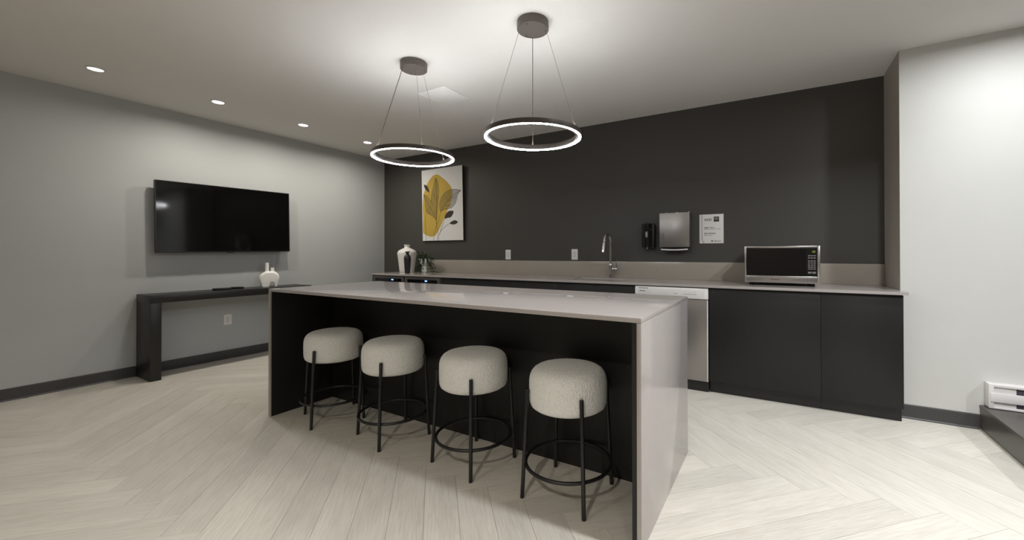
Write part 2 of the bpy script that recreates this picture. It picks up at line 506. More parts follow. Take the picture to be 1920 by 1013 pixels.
# ceiling access panel
t = thing('ceiling_panel', 'white square flush panel in the ceiling behind the pendants', 'ceiling panel', (2.70, -1.49, H))
boxo('panel_frame', (2.53, -1.663, H - 0.006), (2.867, -1.317, H - 0.0005), 'panel_white', t, 0.002)
boxo('panel_door', (2.548, -1.645, H - 0.0085), (2.849, -1.335, H - 0.0062), 'panel_white', t, 0.001)

# ------------------------------------------------------------------ pendants
def pendant(cx, cy, zc, R, attach, power_i, label, mount_r=0.1):
    t = thing('ring_pendant', label, 'pendant light', (cx, cy, H), 'ring pendants over the island')
    bm = bm_new()
    add_lathe(bm, [(mount_r - 0.002, -0.0005), (mount_r, -0.003), (mount_r, -0.053), (mount_r - 0.002, -0.055), (0.01, -0.055)], 56, (cx, cy, H))
    cn = obj('canopy', bm, 'bronze_cap', t, True)
    for a in (0.6, 2.7, 4.8):
        bm = bm_new(); add_lathe(bm, [(0.0045, -0.0551), (0.0045, -0.058), (0.002, -0.059)], 10, (cx + 0.08 * math.cos(a), cy + 0.08 * math.sin(a), H))
        obj('screw', bm, 'bronze', cn)
    # body ring: open channel section
    n = 96
    z0, z1 = zc, zc + 0.030
    bm = bm_new()
    prof = [(R - 0.017, z0 + 0.002), (R - 0.017, z1 - 0.001), (R - 0.016, z1), (R - 0.011, z1), (R - 0.011, z1 - 0.008), (R + 0.011, z1 - 0.008), (R + 0.011, z1), (R + 0.016, z1), (R + 0.017, z1 - 0.001), (R + 0.017, z0 + 0.002), (R + 0.016, z0), (R - 0.016, z0)]
    rings = [[bm.verts.new((cx + rr * math.cos(2 * PI * i / n), cy + rr * math.sin(2 * PI * i / n), zz)) for i in range(n)] for rr, zz in prof]
    for a, b in zip(rings, rings[1:] + rings[:1]):
        for i in range(n): bm.faces.new((a[i], a[(i + 1) % n], b[(i + 1) % n], b[i]))
    obj('ring_body', bm, 'bronze', t, True)
    def strip(name, r0_, r1_, za, zb, m):
        bm = bm_new()
        pr = [(r0_, za), (r1_, za), (r1_, zb), (r0_, zb)]
        rg = [[bm.verts.new((cx + rr * math.cos(2 * PI * i / n), cy + rr * math.sin(2 * PI * i / n), zz)) for i in range(n)] for rr, zz in pr]
        for a, b in zip(rg, rg[1:] + rg[:1]):
            for i in range(n): bm.faces.new((a[i], a[(i + 1) % n], b[(i + 1) % n], b[i]))
        obj(name, bm, m, t, True)
    strip('light_diffuser', R + 0.0035, R + 0.0155, z0 - 0.004, z0 - 0.0002, 'led_ring')
    strip('top_diffuser', R - 0.0105, R + 0.0105, z1 - 0.0078, z1 - 0.006, 'led_ring_up')
    for i, a in enumerate(attach):
        p0 = Vector((cx + (mount_r - 0.012) * math.cos(a), cy + (mount_r - 0.012) * math.sin(a), H - 0.055))
        p1 = Vector((cx + R * math.cos(a), cy + R * math.sin(a), z1 + 0.002))
        bm = bm_new(); add_tube(bm, [p0, p1 + (p0 - p1) * 0.01], 0.0022 if i == power_i else 0.0011, 8)
        obj('power_cord' if i == power_i else 'cable', bm, 'cord' if i == power_i else 'cable', t)
        bm = bm_new(); add_lathe(bm, [(0.005, 0.0022), (0.005, 0.016), (0.003, 0.022)], 12, (p1.x, p1.y, z1))
        obj('cable_grip', bm, 'steel', t, True)
pendant(4.052, -2.112, 1.913, 0.288, (math.radians(122), math.radians(122 + 120), math.radians(2)), 0,
        'right one of the two glowing ring pendants, nearest the camera')
pendant(2.966, -2.094, 1.918, 0.288, (math.radians(83), math.radians(-31), math.radians(-101)), 2,
        'left one of the two glowing ring pendants, nearer the television wall')

# ------------------------------------------------------------------ island
IX0, IX1, IY0, IY1, IZ = 2.154, 4.926, -2.72, -1.782, 0.927
T = 0.020
t = thing('kitchen_island', 'long kitchen island with pale waterfall top and black knee space', 'kitchen island', ((IX0 + IX1) / 2, (IY0 + IY1) / 2, 0))
boxo('countertop', (IX0, IY0, IZ - T), (IX1, IY1, IZ), 'stone', t, 0.0012)
boxo('side_panel', (IX0, IY0, 0), (IX0 + T - 0.001, IY1, IZ - T - 0.0003), 'stone', t, 0.0012)
boxo('side_panel', (IX1 - T + 0.001, IY0, 0), (IX1, IY1, IZ - T - 0.0003), 'stone', t, 0.0012)
boxo('edge_band', (IX0 + T, IY0 + 0.0005, 0.0005), (IX0 + T + 0.018, IY0 + 0.003, IZ - T - 0.001), 'stone_edge', t)
boxo('lining_panel', (IX0 + T, IY0 + 0.0032, 0), (IX0 + T + 0.018, -2.251, IZ - T - 0.0006), 'black', t)
boxo('lining_panel', (IX1 - T - 0.018, IY0 + 0.001, 0), (IX1 - T, -2.251, IZ - T - 0.0006), 'black', t)
boxo('back_panel', (IX0 + T + 0.0005, -2.25, 0), (IX1 - T - 0.0005, -2.23, IZ - T - 0.0006), 'black', t)
boxo('cabinet_body', (IX0 + T + 0.0005, -2.229, 0.0), (IX1 - T - 0.0005, IY1 - 0.022, IZ - T - 0.0006), 'black', t)
nd = 5
for i in range(nd):
    wdt = (IX1 - IX0 - 2 * T - 0.002) / nd
    xa = IX0 + T + 0.001 + i * wdt
    boxo('door', (xa + 0.0015, IY1 - 0.0215, 0.1), (xa + wdt - 0.0015, IY1 - 0.003, IZ - T - 0.004), 'black', t, 0.001)

# ------------------------------------------------------------------ stools
def make_stool():
    t = thing('counter_stool', '', 'stool', (0, 0, 0), 'stools along the island')
    bm = bm_new()
    R, zb, zt = 0.193, 0.424, 0.632
    prof = [(0.02, zb), (R - 0.04, zb), (R - 0.020, zb + 0.004), (R - 0.008, zb + 0.013), (R - 0.002, zb + 0.028), (R, zb + 0.05), (R + 0.001, zb + 0.10), (R, zb + 0.135),
            (R - 0.003, zb + 0.153), (R - 0.010, zb + 0.170), (R - 0.021, zb + 0.184), (R - 0.037, zb + 0.194), (R - 0.06, zb + 0.200), (R - 0.09, zb + 0.204), (0.05, zt - 0.001), (0.01, zt)]
    add_lathe(bm, prof, 64)
    seat = obj('seat', bm, 'boucle', t, True)
    for p in seat.data.polygons: p.use_smooth = True
    bm = bm_new(); add_lathe(bm, [(0.13, 0.414), (0.135, 0.416), (0.135, 0.4238), (0.13, 0.4238)], 40)
    obj('seat_plate', bm, 'black_metal', t, True)
    for i in range(4):
        a = math.radians(45 + 90 * i)
        p0 = Vector((0.2335 * math.cos(a), 0.2335 * math.sin(a), 0.0))
        p1 = Vector((0.2055 * math.cos(a), 0.2055 * math.sin(a), 0.522))
        d = (p1 - p0).normalized()
        bm = bm_new(); add_tube(bm, [p0 + d * 0.004, p0 + d * 0.006, p1 - d * 0.003, p1], [0.0095, 0.0098, 0.0098, 0.008], 16)
        lg = obj('leg', bm, 'black_metal', t, True)
        bm = bm_new(); add_lathe(bm, [(0.0098, 0), (0.0102, 0.002), (0.0102, 0.006)], 14, (p0.x, p0.y, 0))
        obj('foot_cap', bm, 'tv_body', lg, True)
    bm = bm_new(); add_tube(bm, [(0.211 * math.cos(2 * PI * k / 64), 0.211 * math.sin(2 * PI * k / 64), 0.152) for k in range(64)], 0.0085, 12, True)
    obj('foot_ring', bm, 'black_metal', t, True)
    return t
proto = make_stool()
stools = [(4.481, -2.477, -1.0, 'cream round stool nearest the camera, beside the right end panel of the island'),
          (3.873, -2.472, -9.0, 'cream round stool, second from the right end of the island'),
          (3.203, -2.477, -15.0, 'cream round stool, second from the left end of the island'),
          (2.582, -2.488, -23.6, 'cream round stool at the far left end, nearest the television')]
for i, (x, y, a, lab) in enumerate(stools):
    o = proto if i == 0 else copy_tree(proto)
    o.location = (x, y, 0); o.rotation_euler = (0, 0, math.radians(a)); o['label'] = lab

# ------------------------------------------------------------------ wall counter
XC0, XC1, CD = 0.566, 6.172, 0.652
t = thing('countertop', 'long pale quartz worktop along the charcoal wall', 'countertop', (3.3, -0.33, CZ - 0.022))
SX0, SX1, SY0, SY1 = 3.47, 4.03, -0.50, -0.135
xs = [XC0, SX0, SX1, W - 0.001, XC1]; ys = [-CD, SY0, -D - 0.004, SY1, -0.001]
bm = bm_new(); add_cells(bm, xs, ys, lambda i, j: not (i == 1 and j in (1, 2)) and not (i == 3 and j >= 2), CZ - 0.022, CZ)
obj('slab', bm, 'stone', t)
bs = boxo('backsplash', (0.90, -0.019, CZ + 0.0005), (W - 0.001, -0.0005, CZ + 0.178), 'splash', None, 0.001)
tag(bs, 'low taupe quartz backsplash strip at the back of the worktop', 'backsplash')
t = thing('sink', 'undermount steel sink below the chrome faucet', 'sink', (3.75, -0.32, 0.70))
bm = bm_new()
add_box(bm, (SX0 - 0.01, SY0 - 0.01, 0.70), (SX1 + 0.01, SY1 + 0.01, 0.704))
for a, b in (((SX0 - 0.012, SY0 - 0.012), (SX0 + 0.002, SY1 + 0.012)), ((SX1 - 0.002, SY0 - 0.012), (SX1 + 0.012, SY1 + 0.012)), ((SX0, SY0 - 0.012), (SX1, SY0 + 0.002)), ((SX0, SY1 - 0.002), (SX1, SY1 + 0.012))):
    add_box(bm, (*a, 0.70), (*b, CZ - 0.0225))
obj('basin', bm, 'steel', t)
bm = bm_new(); add_lathe(bm, [(0.045, 0.7042), (0.045, 0.707), (0.035, 0.706), (0.01, 0.705)], 28, (3.75, -0.3, 0)); obj('drain', bm, 'chrome', t, True)

# faucet
fx, fy = 3.802, -0.085
t = thing('faucet', 'tall chrome gooseneck faucet with side lever', 'faucet', (fx, fy, CZ))
bm = bm_new(); add_lathe(bm, [(0.027, 0.0003), (0.027, 0.006), (0.0235, 0.010), (0.0235, 0.135), (0.021, 0.150), (0.0145, 0.160)], 32, (fx, fy, CZ)); obj('body', bm, 'chrome', t, True)
pts = [(fx, fy, CZ + 0.155), (fx, fy, CZ + 0.30), (fx, fy, CZ + 0.385)]
Rg = 0.093
for k in range(1, 13):
    a = PI * k / 13 * 1.03
    pts.append((fx, fy - Rg + Rg * math.cos(a), CZ + 0.385 + Rg * math.sin(a)))
bm = bm_new(); add_tube(bm, pts, 0.0128, 18); sp = obj('gooseneck', bm, 'chrome', t, True)
e = Vector(pts[-1]); d = (Vector(pts[-1]) - Vector(pts[-2])).normalized()
bm = bm_new(); add_tube(bm, [e, e + d * 0.012, e + d * 0.02, e + d * 0.105, e + d * 0.125], [0.0135, 0.0145, 0.0175, 0.0195, 0.017], 18); sh = obj('spray_head', bm, 'chrome', t, True)
bm = bm_new(); add_tube(bm, [e + d * 0.016, e + d * 0.019], 0.018, 18); obj('seam_ring', bm, 'tv_body', sh, True)
bm = bm_new(); add_tube(bm, [(fx + 0.018, fy, CZ + 0.098), (fx + 0.075, fy, CZ + 0.098)], 0.0155, 20)
hv = obj('valve', bm, 'chrome', t, True)
bm = bm_new(); add_tube(bm, [(fx + 0.066, fy, CZ + 0.108), (fx + 0.070, fy - 0.004, CZ + 0.19)], [0.0055, 0.0045], 12); obj('lever', bm, 'chrome', hv, True)

# ------------------------------------------------------------------ base units under the counter
FY = -0.628
def cabinet(x0, x1, doors, label, gable_right=False, gable_left=False):
    t = thing('base_cabinet', label, 'cabinet', ((x0 + x1) / 2, -0.3, 0), 'black base cabinets under the worktop')
    top = CZ - 0.0225
    cut = x0 < SX1 and x1 > SX0
    boxo('carcass', (x0 + 0.0005, FY + 0.019, 0.1), (x1 - 0.0005, -0.002, 0.69 if cut else top), 'black', t)
    if cut: boxo('front_rail', (x0 + 0.0005, FY + 0.019, 0.6905), (x1 - 0.0005, FY + 0.04, top), 'black', t)
    boxo('toe_kick', (x0 + 0.0005, -0.583, 0.0005), (x1 - (0.004 if gable_right else 0.0005), -0.567, 0.0995), 'black_kick', t)
    wd = (x1 - x0) / doors
    for i in range(doors):
        boxo('door', (x0 + i * wd + 0.0004, FY, 0.1005), (x0 + (i + 1) * wd - 0.0004, FY + 0.0185, top - 0.004), 'black', t, 0.001)
    return t
cabinet(1.832, 2.630, 2, 'black base cabinet right of the two beverage coolers, mostly hidden by the island')
cabinet(2.632, 3.430, 2, 'black base cabinet between the cooler-side cabinet and the sink cabinet')
cabinet(3.432, 4.246, 2, 'black base cabinet directly below the sink, left of the dishwasher')
cabinet(4.886, 5.672, 1, 'wide black handleless cabinet front right beside the dishwasher')
cabinet(5.673, 6.149, 1, 'black handleless cabinet at the right end of the worktop', True)
bmx = boxo('end_panel', (0.556, -0.636, 0), (0.5735, -0.002, CZ - 0.0225), 'black', None)
tag(bmx, 'thin black end panel on the left end of the worktop', 'end panel')

def cooler(x0, x1, xl, label):
    t = thing('beverage_cooler', label, 'wine cooler', ((x0 + x1) / 2, -0.3, 0), 'under-counter beverage coolers')
    z0, z1 = 0.10, 0.884
    boxo('cabinet_shell', (x0, -0.598, 0.02), (x1, -0.02, z1), 'tv_body', t)
    boxo('toe_grille', (x0 + 0.005, -0.612, 0.015), (x1 - 0.005, -0.5985, 0.095), 'black_kick', t)
    fw = 0.045
    bm = bm_new()
    add_box(bm, (x0 + 0.002, -0.642, z0), (x0 + fw, -0.602, z1 - 0.003), 0.002); add_box(bm, (x1 - fw, -0.642, z0), (x1 - 0.002, -0.602, z1 - 0.003), 0.002)
    add_box(bm, (x0 + fw, -0.642, z1 - 0.032), (x1 - fw, -0.602, z1 - 0.003), 0.002); add_box(bm, (x0 + fw, -0.642, z0), (x1 - fw, -0.602, z0 + fw), 0.002)
    d = obj('door', bm, 'steel_dark', t, True)
    boxo('glass_pane', (x0 + fw + 0.0005, -0.632, z0 + fw + 0.0005), (x1 - fw - 0.0005, -0.620, z1 - 0.0325), 'dark_glass', d)
    bm = bm_new(); add_tube(bm, [(x0 + 0.022, -0.675, 0.25), (x0 + 0.022, -0.675, 0.72)], 0.008, 12)
    for zz in (0.27, 0.70): add_tube(bm, [(x0 + 0.022, -0.642, zz), (x0 + 0.022, -0.675, zz)], 0.006, 10)
    obj('handle', bm, 'steel', d, True)
    boxo('control_strip', (xl - 0.10, -0.6345, z1 - 0.060), (xl + 0.10, -0.6322, z1 - 0.034), 'gloss_black', t)
    bm = bm_new()
    for k in (-1, 1): add_box(bm, (xl + k * 0.011 - 0.007, -0.6358, z1 - 0.055), (xl + k * 0.011 + 0.007, -0.6347, z1 - 0.039))
    obj('led_display', bm, 'led_blue', t)
cooler(0.576, 1.180, 0.955, 'beverage cooler with blue display at the left end of the worktop')
cooler(1.196, 1.813, 1.572, 'beverage cooler with blue display next to the black cabinets')
fl = boxo('filler_strip', (1.8145, -0.632, 0.1), (1.8305, -0.6, CZ - 0.0225), 'steel_dark', None)
tag(fl, 'narrow dark filler strip right of the beverage coolers', 'filler strip')

# dishwasher
t = thing('dishwasher', 'white-topped steel dishwasher between black cabinets', 'dishwasher', (4.566, -0.3, 0))
dx0, dx1 = 4.250, 4.882
boxo('tub', (dx0 + 0.002, -0.60, 0.02), (dx1 - 0.002, -0.03, 0.886), 'tv_body', t)
boxo('toe_panel', (dx0 + 0.004, -0.597, 0.002), (dx1 - 0.004, -0.585, 0.0), 'black_kick', t) if False else boxo('toe_panel', (dx0 + 0.004, -0.612, 0.002), (dx1 - 0.004, -0.601, 0.088), 'black_kick', t)
d = boxo('door', (dx0 + 0.002, -0.636, 0.092), (dx1 - 0.002, -0.6015, 0.787), 'steel_v', t, 0.004)
boxo('edge_trim', (dx1 - 0.012, -0.6385, 0.095), (dx1 - 0.003, -0.6365, 0.785), 'white_enamel', d, 0.001)
cp = boxo('control_panel', (dx0 + 0.001, -0.648, 0.791), (dx1 - 0.001, -0.6015, 0.883), 'white_plastic', t, 0.004)
boxo('panel_face', (dx0 + 0.028, -0.6505, 0.800), (dx1 - 0.03, -0.6485, 0.866), 'white_enamel', cp, 0.001)
boxo('vent_slot', (dx0 + 0.035, -0.6515, 0.866), (dx0 + 0.120, -0.6485, 0.871), 'print', cp)
boxo('handle_pocket', (4.445, -0.652, 0.7925), (4.58, -0.649, 0.801), 'gloss_black', cp, 0.0015)
bm = bm_new()
for i in range(7): add_box(bm, (4.68 + i * 0.016, -0.6512, 0.826), (4.691 + i * 0.016, -0.6507, 0.832))
for i in range(6): add_box(bm, (4.685 + i * 0.018, -0.6512, 0.846), (4.693 + i * 0.018, -0.6507, 0.8485))
add_box(bm, (4.60, -0.6512, 0.828), (4.63, -0.6507, 0.834))
obj('button_marks', bm, 'print_light', cp)['kind'] = 'stuff'
bm = bm_new()
for i, hh in enumerate((0.012, 0.008, 0.010, 0.008, 0.008, 0.010, 0.008)): add_box(bm, (4.297 + i * 0.0068, -0.6512, 0.838), (4.302 + i * 0.0068, -0.6506, 0.838 + hh))
obj('maker_mark', bm, 'print', cp)['kind'] = 'stuff'

# ------------------------------------------------------------------ microwave
t = thing('microwave', 'stainless steel microwave with black glass door on the worktop', 'microwave', (5.415, -0.26, CZ))
mx0, mx1, mz0, mz1, my = 5.146, 5.684, 0.938, 1.240, -0.45
boxo('body', (mx0 + 0.004, my + 0.0305, mz0 + 0.004), (mx1 - 0.004, -0.06, mz1 - 0.003), 'steel', t, 0.003)
for xx in (mx0 + 0.05, mx1 - 0.05):
    for yy in (my + 0.06, -0.10):
        bm = bm_new(); add_lathe(bm, [(0.016, 0.0003), (0.018, 0.012), (0.018, 0.028)], 16, (xx, yy, CZ)); obj('foot', bm, 'tv_body', t, True)
bm = bm_new()
add_box(bm, (mx0, my, mz0), (mx0 + 0.0135, my + 0.03, mz1), 0.0015)
add_box(bm, (mx1 - 0.019, my, mz0), (mx1, my + 0.03, mz1), 0.0015)
add_box(bm, (mx0 + 0.0135, my, mz1 - 0.014), (mx1 - 0.019, my + 0.03, mz1), 0.0015)
add_box(bm, (mx0 + 0.0135, my, mz0), (mx1 - 0.019, my + 0.03, mz0 + 0.057), 0.0015)
fr = obj('front_frame', bm, 'steel', t, True)
text('maker_name', 'Panasonic', 0.0165, 'ink', fr, (5.375, my - 0.0004, 0.962), (1, 0, 0), (0, 0, 1), align='CENTER', bold=0.0003)
boxo('door_seam', (5.5975, my - 0.0003, mz0 + 0.002), (5.599, my + 0.002, mz0 + 0.056), 'print', fr)
boxo('door_glass', (mx0 + 0.014, my + 0.0015, mz0 + 0.0575), (5.588, my + 0.028, mz1 - 0.0145), 'dark_glass', t)
cp = boxo('control_panel', (5.5885, my + 0.0025, mz0 + 0.0575), (mx1 - 0.0195, my + 0.028, mz1 - 0.0145), 'gloss_black', t)
boxo('display', (5.603, my + 0.0012, 1.178), (5.655, my + 0.0024, 1.208), 'gloss_black', cp)
boxo('display_digits', (5.631, my + 0.0004, 1.186), (5.651, my + 0.0011, 1.202), 'led_green', cp)
rows = [(1.162, 0.009), (1.144, 0.009), (1.120, 0.008), (1.104, 0.008), (1.088, 0.008), (1.072, 0.008), (1.056, 0.008)]
for z, hh in rows:
    for i in range(3):
        boxo('button', (5.602 + i * 0.0185, my + 0.0012, z - hh / 2), (5.616 + i * 0.0185, my + 0.0024, z + hh / 2), 'button', cp)
for i in range(2):
    boxo('button', (5.602 + i * 0.0285, my + 0.0012, 1.020), (5.626 + i * 0.0285, my + 0.0024, 1.034), 'button', cp)

# ------------------------------------------------------------------ things on the charcoal wall
# soap dispenser
t = thing('soap_dispenser', 'glossy black wall-mounted soap dispenser left of the steel towel dispenser', 'soap dispenser', (4.21, -0.05, 1.235))
bm = bm_new()
prof = [(-0.062, 0.02), (-0.058, 0.004), (-0.03, 0.0), (0.03, 0.0), (0.058, 0.004), (0.062, 0.02), (0.064, 0.24), (0.052, 0.262), (0.02, 0.272), (-0.02, 0.272), (-0.052, 0.262), (-0.064, 0.24)]
add_prism(bm, prof, (4.21, 0, 1.236), (1, 0, 0), (0, 0, 1), (0, -1, 0), 0.0005, 0.075)
obj('housing', bm, 'tv_body', t)
bm = bm_new()
n = 12
cols = []
for i in range(n + 1):
    a = -1 + 2 * i / n
    cols.append((4.203 + 0.056 * a, -0.0755 - 0.028 * (1 - a * a)))
sect = [(x, yv) for x, yv in cols] + [(cols[-1][0], -0.0752), (cols[0][0], -0.0752)]
add_prism(bm, [(x, -yv) for x, yv in sect], (0, 0, 0), (1, 0, 0), (0, -1, 0), (0, 0, 1), 1.25, 1.425)
cv = obj('push_cover', bm, 'gloss_black', t, True)
bm = bm_new(); add_prism(bm, [(x, -yv) for x, yv in sect], (0, 0, 0), (1, 0, 0), (0, -1, 0), (0, 0, 1), 1.434, 1.492); obj('top_cover', bm, 'gloss_black', t, True)
bm = bm_new(); add_lathe(bm, [(0.001, 0.0), (0.6, 0.004), (1.0, 0.008)], 28)
for v_ in bm.verts: v_.co = Vector((4.203 + v_.co.x * 0.0135, -0.1145 + v_.co.z, 1.378 + v_.co.y * 0.032))
obj('level_window', bm, 'print_light', cv, True)
bm = bm_new(); add_tube(bm, [(4.205, -0.085, 1.249), (4.205, -0.085, 1.225)], 0.008, 12); obj('nozzle', bm, 'print', t, True)

# paper towel dispenser
t = thing('paper_towel_dispenser', 'brushed steel paper towel dispenser on the charcoal wall', 'towel dispenser', (4.485, -0.05, 1.22))
bm = bm_new(); add_box(bm, (4.338, -0.095, 1.243), (4.630, -0.0005, 1.592), 0.003); bd = obj('case', bm, 'steel_v', t, True)
boxo('door', (4.337, -0.1005, 1.246), (4.628, -0.0955, 1.590), 'steel_v', t, 0.002)
boxo('opening', (4.356, -0.096, 1.2300), (4.612, -0.012, 1.2428), 'gloss_black', t)
bm = bm_new()
lip = [(4.352 + 0.262 * i / 14, 1.2165 - 0.006 * math.sin(PI * i / 14)) for i in range(15)]
add_prism(bm, lip + [(x, z + 0.012) for x, z in reversed(lip)], (0, 0, 0), (1, 0, 0), (0, 0, 1), (0, -1, 0), 0.082, 0.099)
obj('bottom_lip', bm, 'white_ceramic', t)
for xx in (4.39, 4.50, 4.615):
    boxo('hinge_knob', (xx - 0.009, -0.03, 1.5925), (xx + 0.009, -0.012, 1.603), 'chrome', t, 0.002)
bm = bm_new()
for i in range(7): add_box(bm, (4.371, -0.1012, 1.325 + i * 0.0095), (4.382, -0.1006, 1.3315 + i * 0.0095))
obj('maker_mark', bm, 'print', t)['kind'] = 'stuff'

# wifi sign
t = thing('wifi_sign', 'white printed WiFi notice on the charcoal wall', 'sign', (4.8225, -0.004, 1.28))
boxo('board', (4.711, -0.006, 1.280), (4.934, -0.0005, 1.5675), 'paper', t, 0.0008)
ys_ = -0.0063
SXm = lambda a: 4.711 + (a - 160) / (825 - 160) * 0.223
SZm = lambda b: 1.5675 - (b - 110) / (890 - 110) * 0.2875
def sbox(name, a0, b0, a1, b1, m, d=0.0004): return boxo(name, (SXm(a0), ys_ - d, SZm(b0)), (SXm(a1), ys_, SZm(b1)), m, t)
text('heading', 'WiFi', 0.037, 'ink', t, (SXm(292), ys_ - 0.0002, SZm(292)), (1, 0, 0), (0, 0, 1), 0.0003, bold=0.0004)
ic = sbox('icon_tile', 560, 178, 705, 312, 'ink')
bm = bm_new()
icx, icz = SXm(632), SZm(288)
for rr in (0.009, 0.018, 0.027):
    arc = [(icx + q * math.cos(a), icz + q * math.sin(a)) for q, seq in ((rr, range(9)), (rr + 0.005, range(8, -1, -1))) for a in [PI / 4 + PI / 2 * k / 8 for k in seq]]
    add_prism(bm, arc, (0, 0, 0), (1, 0, 0), (0, 0, 1), (0, -1, 0), -ys_ + 0.0005, -ys_ + 0.0009)
obj('wifi_symbol', bm, 'print_light', t)
bm = bm_new()
path = [(232, 112), (232, 720), (236, 765), (250, 812), (275, 856), (300, 888)]
pl = [(SXm(a), SZm(b)) for a, b in path]
add_prism(bm, [(x - 0.0032, z) for x, z in pl] + [(x + 0.0032, z) for x, z in reversed(pl)], (0, 0, 0), (1, 0, 0), (0, 0, 1), (0, -1, 0), -ys_, -ys_ + 0.0004)
obj('border_line', bm, 'print_light', t)
def smudge(name, words, b0, b1, m, lw):
    """print too small to read in the photograph: letter-sized marks, word by word"""
    bm = bm_new(); rg = random.Random(int(b0))
    for a0, a1 in words:
        x_ = a0
        while x_ + lw <= a1 + 1:
            top = b0 + rg.choice((0, 0, 0.12, 0.2)) * (b1 - b0)
            add_box(bm, (SXm(x_), ys_ - 0.0004, SZm(top)), (SXm(x_ + lw), ys_, SZm(b1)))
            x_ += lw * 1.3
    obj(name, bm, m, t)['kind'] = 'stuff'
smudge('notice_heading', [(292, 442), (465, 520), (540, 582)], 452, 480, 'print', 15)
smudge('notice_line', [(292, 400), (412, 470), (484, 560), (574, 640), (652, 748)], 500, 519, 'print_light', 8)
smudge('notice_heading', [(290, 385), (405, 460), (472, 606)], 607, 638, 'print', 15)
smudge('notice_line', [(292, 400), (414, 520)], 664, 683, 'print_light', 8)
smudge('logo_text', [(562, 648)], 816, 843, 'print', 13)
smudge('logo_text', [(654, 755)], 816, 843, 'print_light', 5)
bm = bm_new(); add_lathe(bm, [(0.001, 0), (0.0075, 0), (0.0075, 0.0004), (0.001, 0.0004)], 20)
for v_ in bm.verts: v_.co = Vector((SXm(512) + v_.co.x, ys_ - v_.co.z, SZm(830) + v_.co.y))
obj('logo_mark', bm, 'ink', t)

# outlets
def outlet(origin, ax, az_out, wd, ht, label):
    """plate centred at origin, ax = width direction, az_out = into the room"""
    t = thing('power_outlet', label, 'outlet', origin, 'white wall outlets')
    o, ax, up, n = Vector(origin), Vector(ax), Vector((0, 0, 1)), Vector(az_out)
    def rect(bm, a0, b0, a1, b1, d0, d1): add_prism(bm, [(a0, b0), (a1, b0), (a1, b1), (a0, b1)], o, ax, up, n, d0, d1)
    bm = bm_new(); rect(bm, -wd / 2, -ht / 2, wd / 2, ht / 2, 0.0005, 0.005)
    bmesh.ops.bevel(bm, geom=list(bm.edges), offset=0.0015, segments=2, affect='EDGES')
    obj('cover_plate', bm, 'white_plastic', t, True)
    bm = bm_new(); rect(bm, -0.0168, -0.0335, 0.0168, 0.0335, 0.0051, 0.0066)
    rc = obj('receptacle', bm, 'white_enamel', t)
    for s in (-1, 1):
        bm = bm_new(); rect(bm, -0.0075, s * 0.018 - 0.002, -0.0055, s * 0.018 + 0.006, 0.0067, 0.0070); rect(bm, 0.0055, s * 0.018 - 0.002, 0.0075, s * 0.018 + 0.005, 0.0067, 0.0070); rect(bm, -0.002, s * 0.018 - 0.010, 0.002, s * 0.018 - 0.006, 0.0067, 0.0070)
        obj('socket_slots', bm, 'print', rc)
outlet((2.377, 0, 1.167), (1, 0, 0), (0, -1, 0), 0.080, 0.124, 'white outlet plate above the backsplash, right of the framed leaf print')
outlet((3.325, 0, 1.170), (1, 0, 0), (0, -1, 0), 0.080, 0.124, 'white outlet plate above the backsplash, left of the faucet')
outlet((0, -2.096, 0.441), (0, 1, 0), (1, 0, 0), 0.076, 0.115, 'white outlet plate on the grey wall below the black console')

# leaf painting: hangs with its top leaning slightly off the wall
t = thing('leaf_painting', 'tall white canvas with mustard shape and line-drawn leaves on the charcoal wall', 'painting', (1.265, -0.0, 1.364))
pw, ph, pd = 0.774, 1.024, 0.030
tilt = math.radians(1.35)
po = Vector((0.878, -0.0325, 1.366)); pax = Vector((1, 0, 0)); pay = Vector((0, -math.sin(tilt), math.cos(tilt))); paz = Vector((0, -math.cos(tilt), -math.sin(tilt)))
bm = bm_new(); add_prism(bm, [(0, 0), (pw, 0), (pw, ph), (0, ph)], po, pax, pay, paz, -pd, -0.0012); obj('stretcher_frame', bm, 'canvas_side', t)
bm = bm_new(); add_prism(bm, [(0.0005, 0.0005), (pw - 0.0005, 0.0005), (pw - 0.0005, ph - 0.0005), (0.0005, ph - 0.0005)], po, pax, pay, paz, -0.001, 0); obj('canvas', bm, 'canvas', t)
TLc, TRc, BRc, BLc = Vector((65, 133)), Vector((545, 68)), Vector((562, 955)), Vector((85, 962))
def puv(a, b):
    uu, vv = 0.5, 0.5
    for _ in range(12):
        p = (TLc * (1 - uu) + TRc * uu) * (1 - vv) + (BLc * (1 - uu) + BRc * uu) * vv
        du = (TRc - TLc) * (1 - vv) + (BRc - BLc) * vv
        dv = (BLc - TLc) * (1 - uu) + (BRc - TRc) * uu
        det = du.x * dv.y - du.y * dv.x
        e_ = Vector((a, b)) - p
        uu += (e_.x * dv.y - e_.y * dv.x) / det
        vv += (du.x * e_.y - du.y * e_.x) / det
    return (min(max(uu, 0.003), 0.997) * pw, (1 - min(max(vv, 0.003), 0.997)) * ph)
def smooth_pts(pts, closed, sub=6):
    out = []
    n = len(pts)
    rng = range(n) if closed else range(n - 1)
    for i in rng:
        if closed: p0, p1, p2, p3 = pts[i - 1], pts[i], pts[(i + 1) % n], pts[(i + 2) % n]
        else: p0, p1, p2, p3 = pts[max(i - 1, 0)], pts[i], pts[i + 1], pts[min(i + 2, n - 1)]
        for k in range(sub):
            s = k / sub
            out.append(tuple(0.5 * ((2 * p1[j]) + (-p0[j] + p2[j]) * s + (2 * p0[j] - 5 * p1[j] + 4 * p2[j] - p3[j]) * s * s + (-p0[j] + 3 * p1[j] - 3 * p2[j] + p3[j]) * s ** 3) for j in (0, 1)))
    if not closed: out.append(pts[-1])
    return out
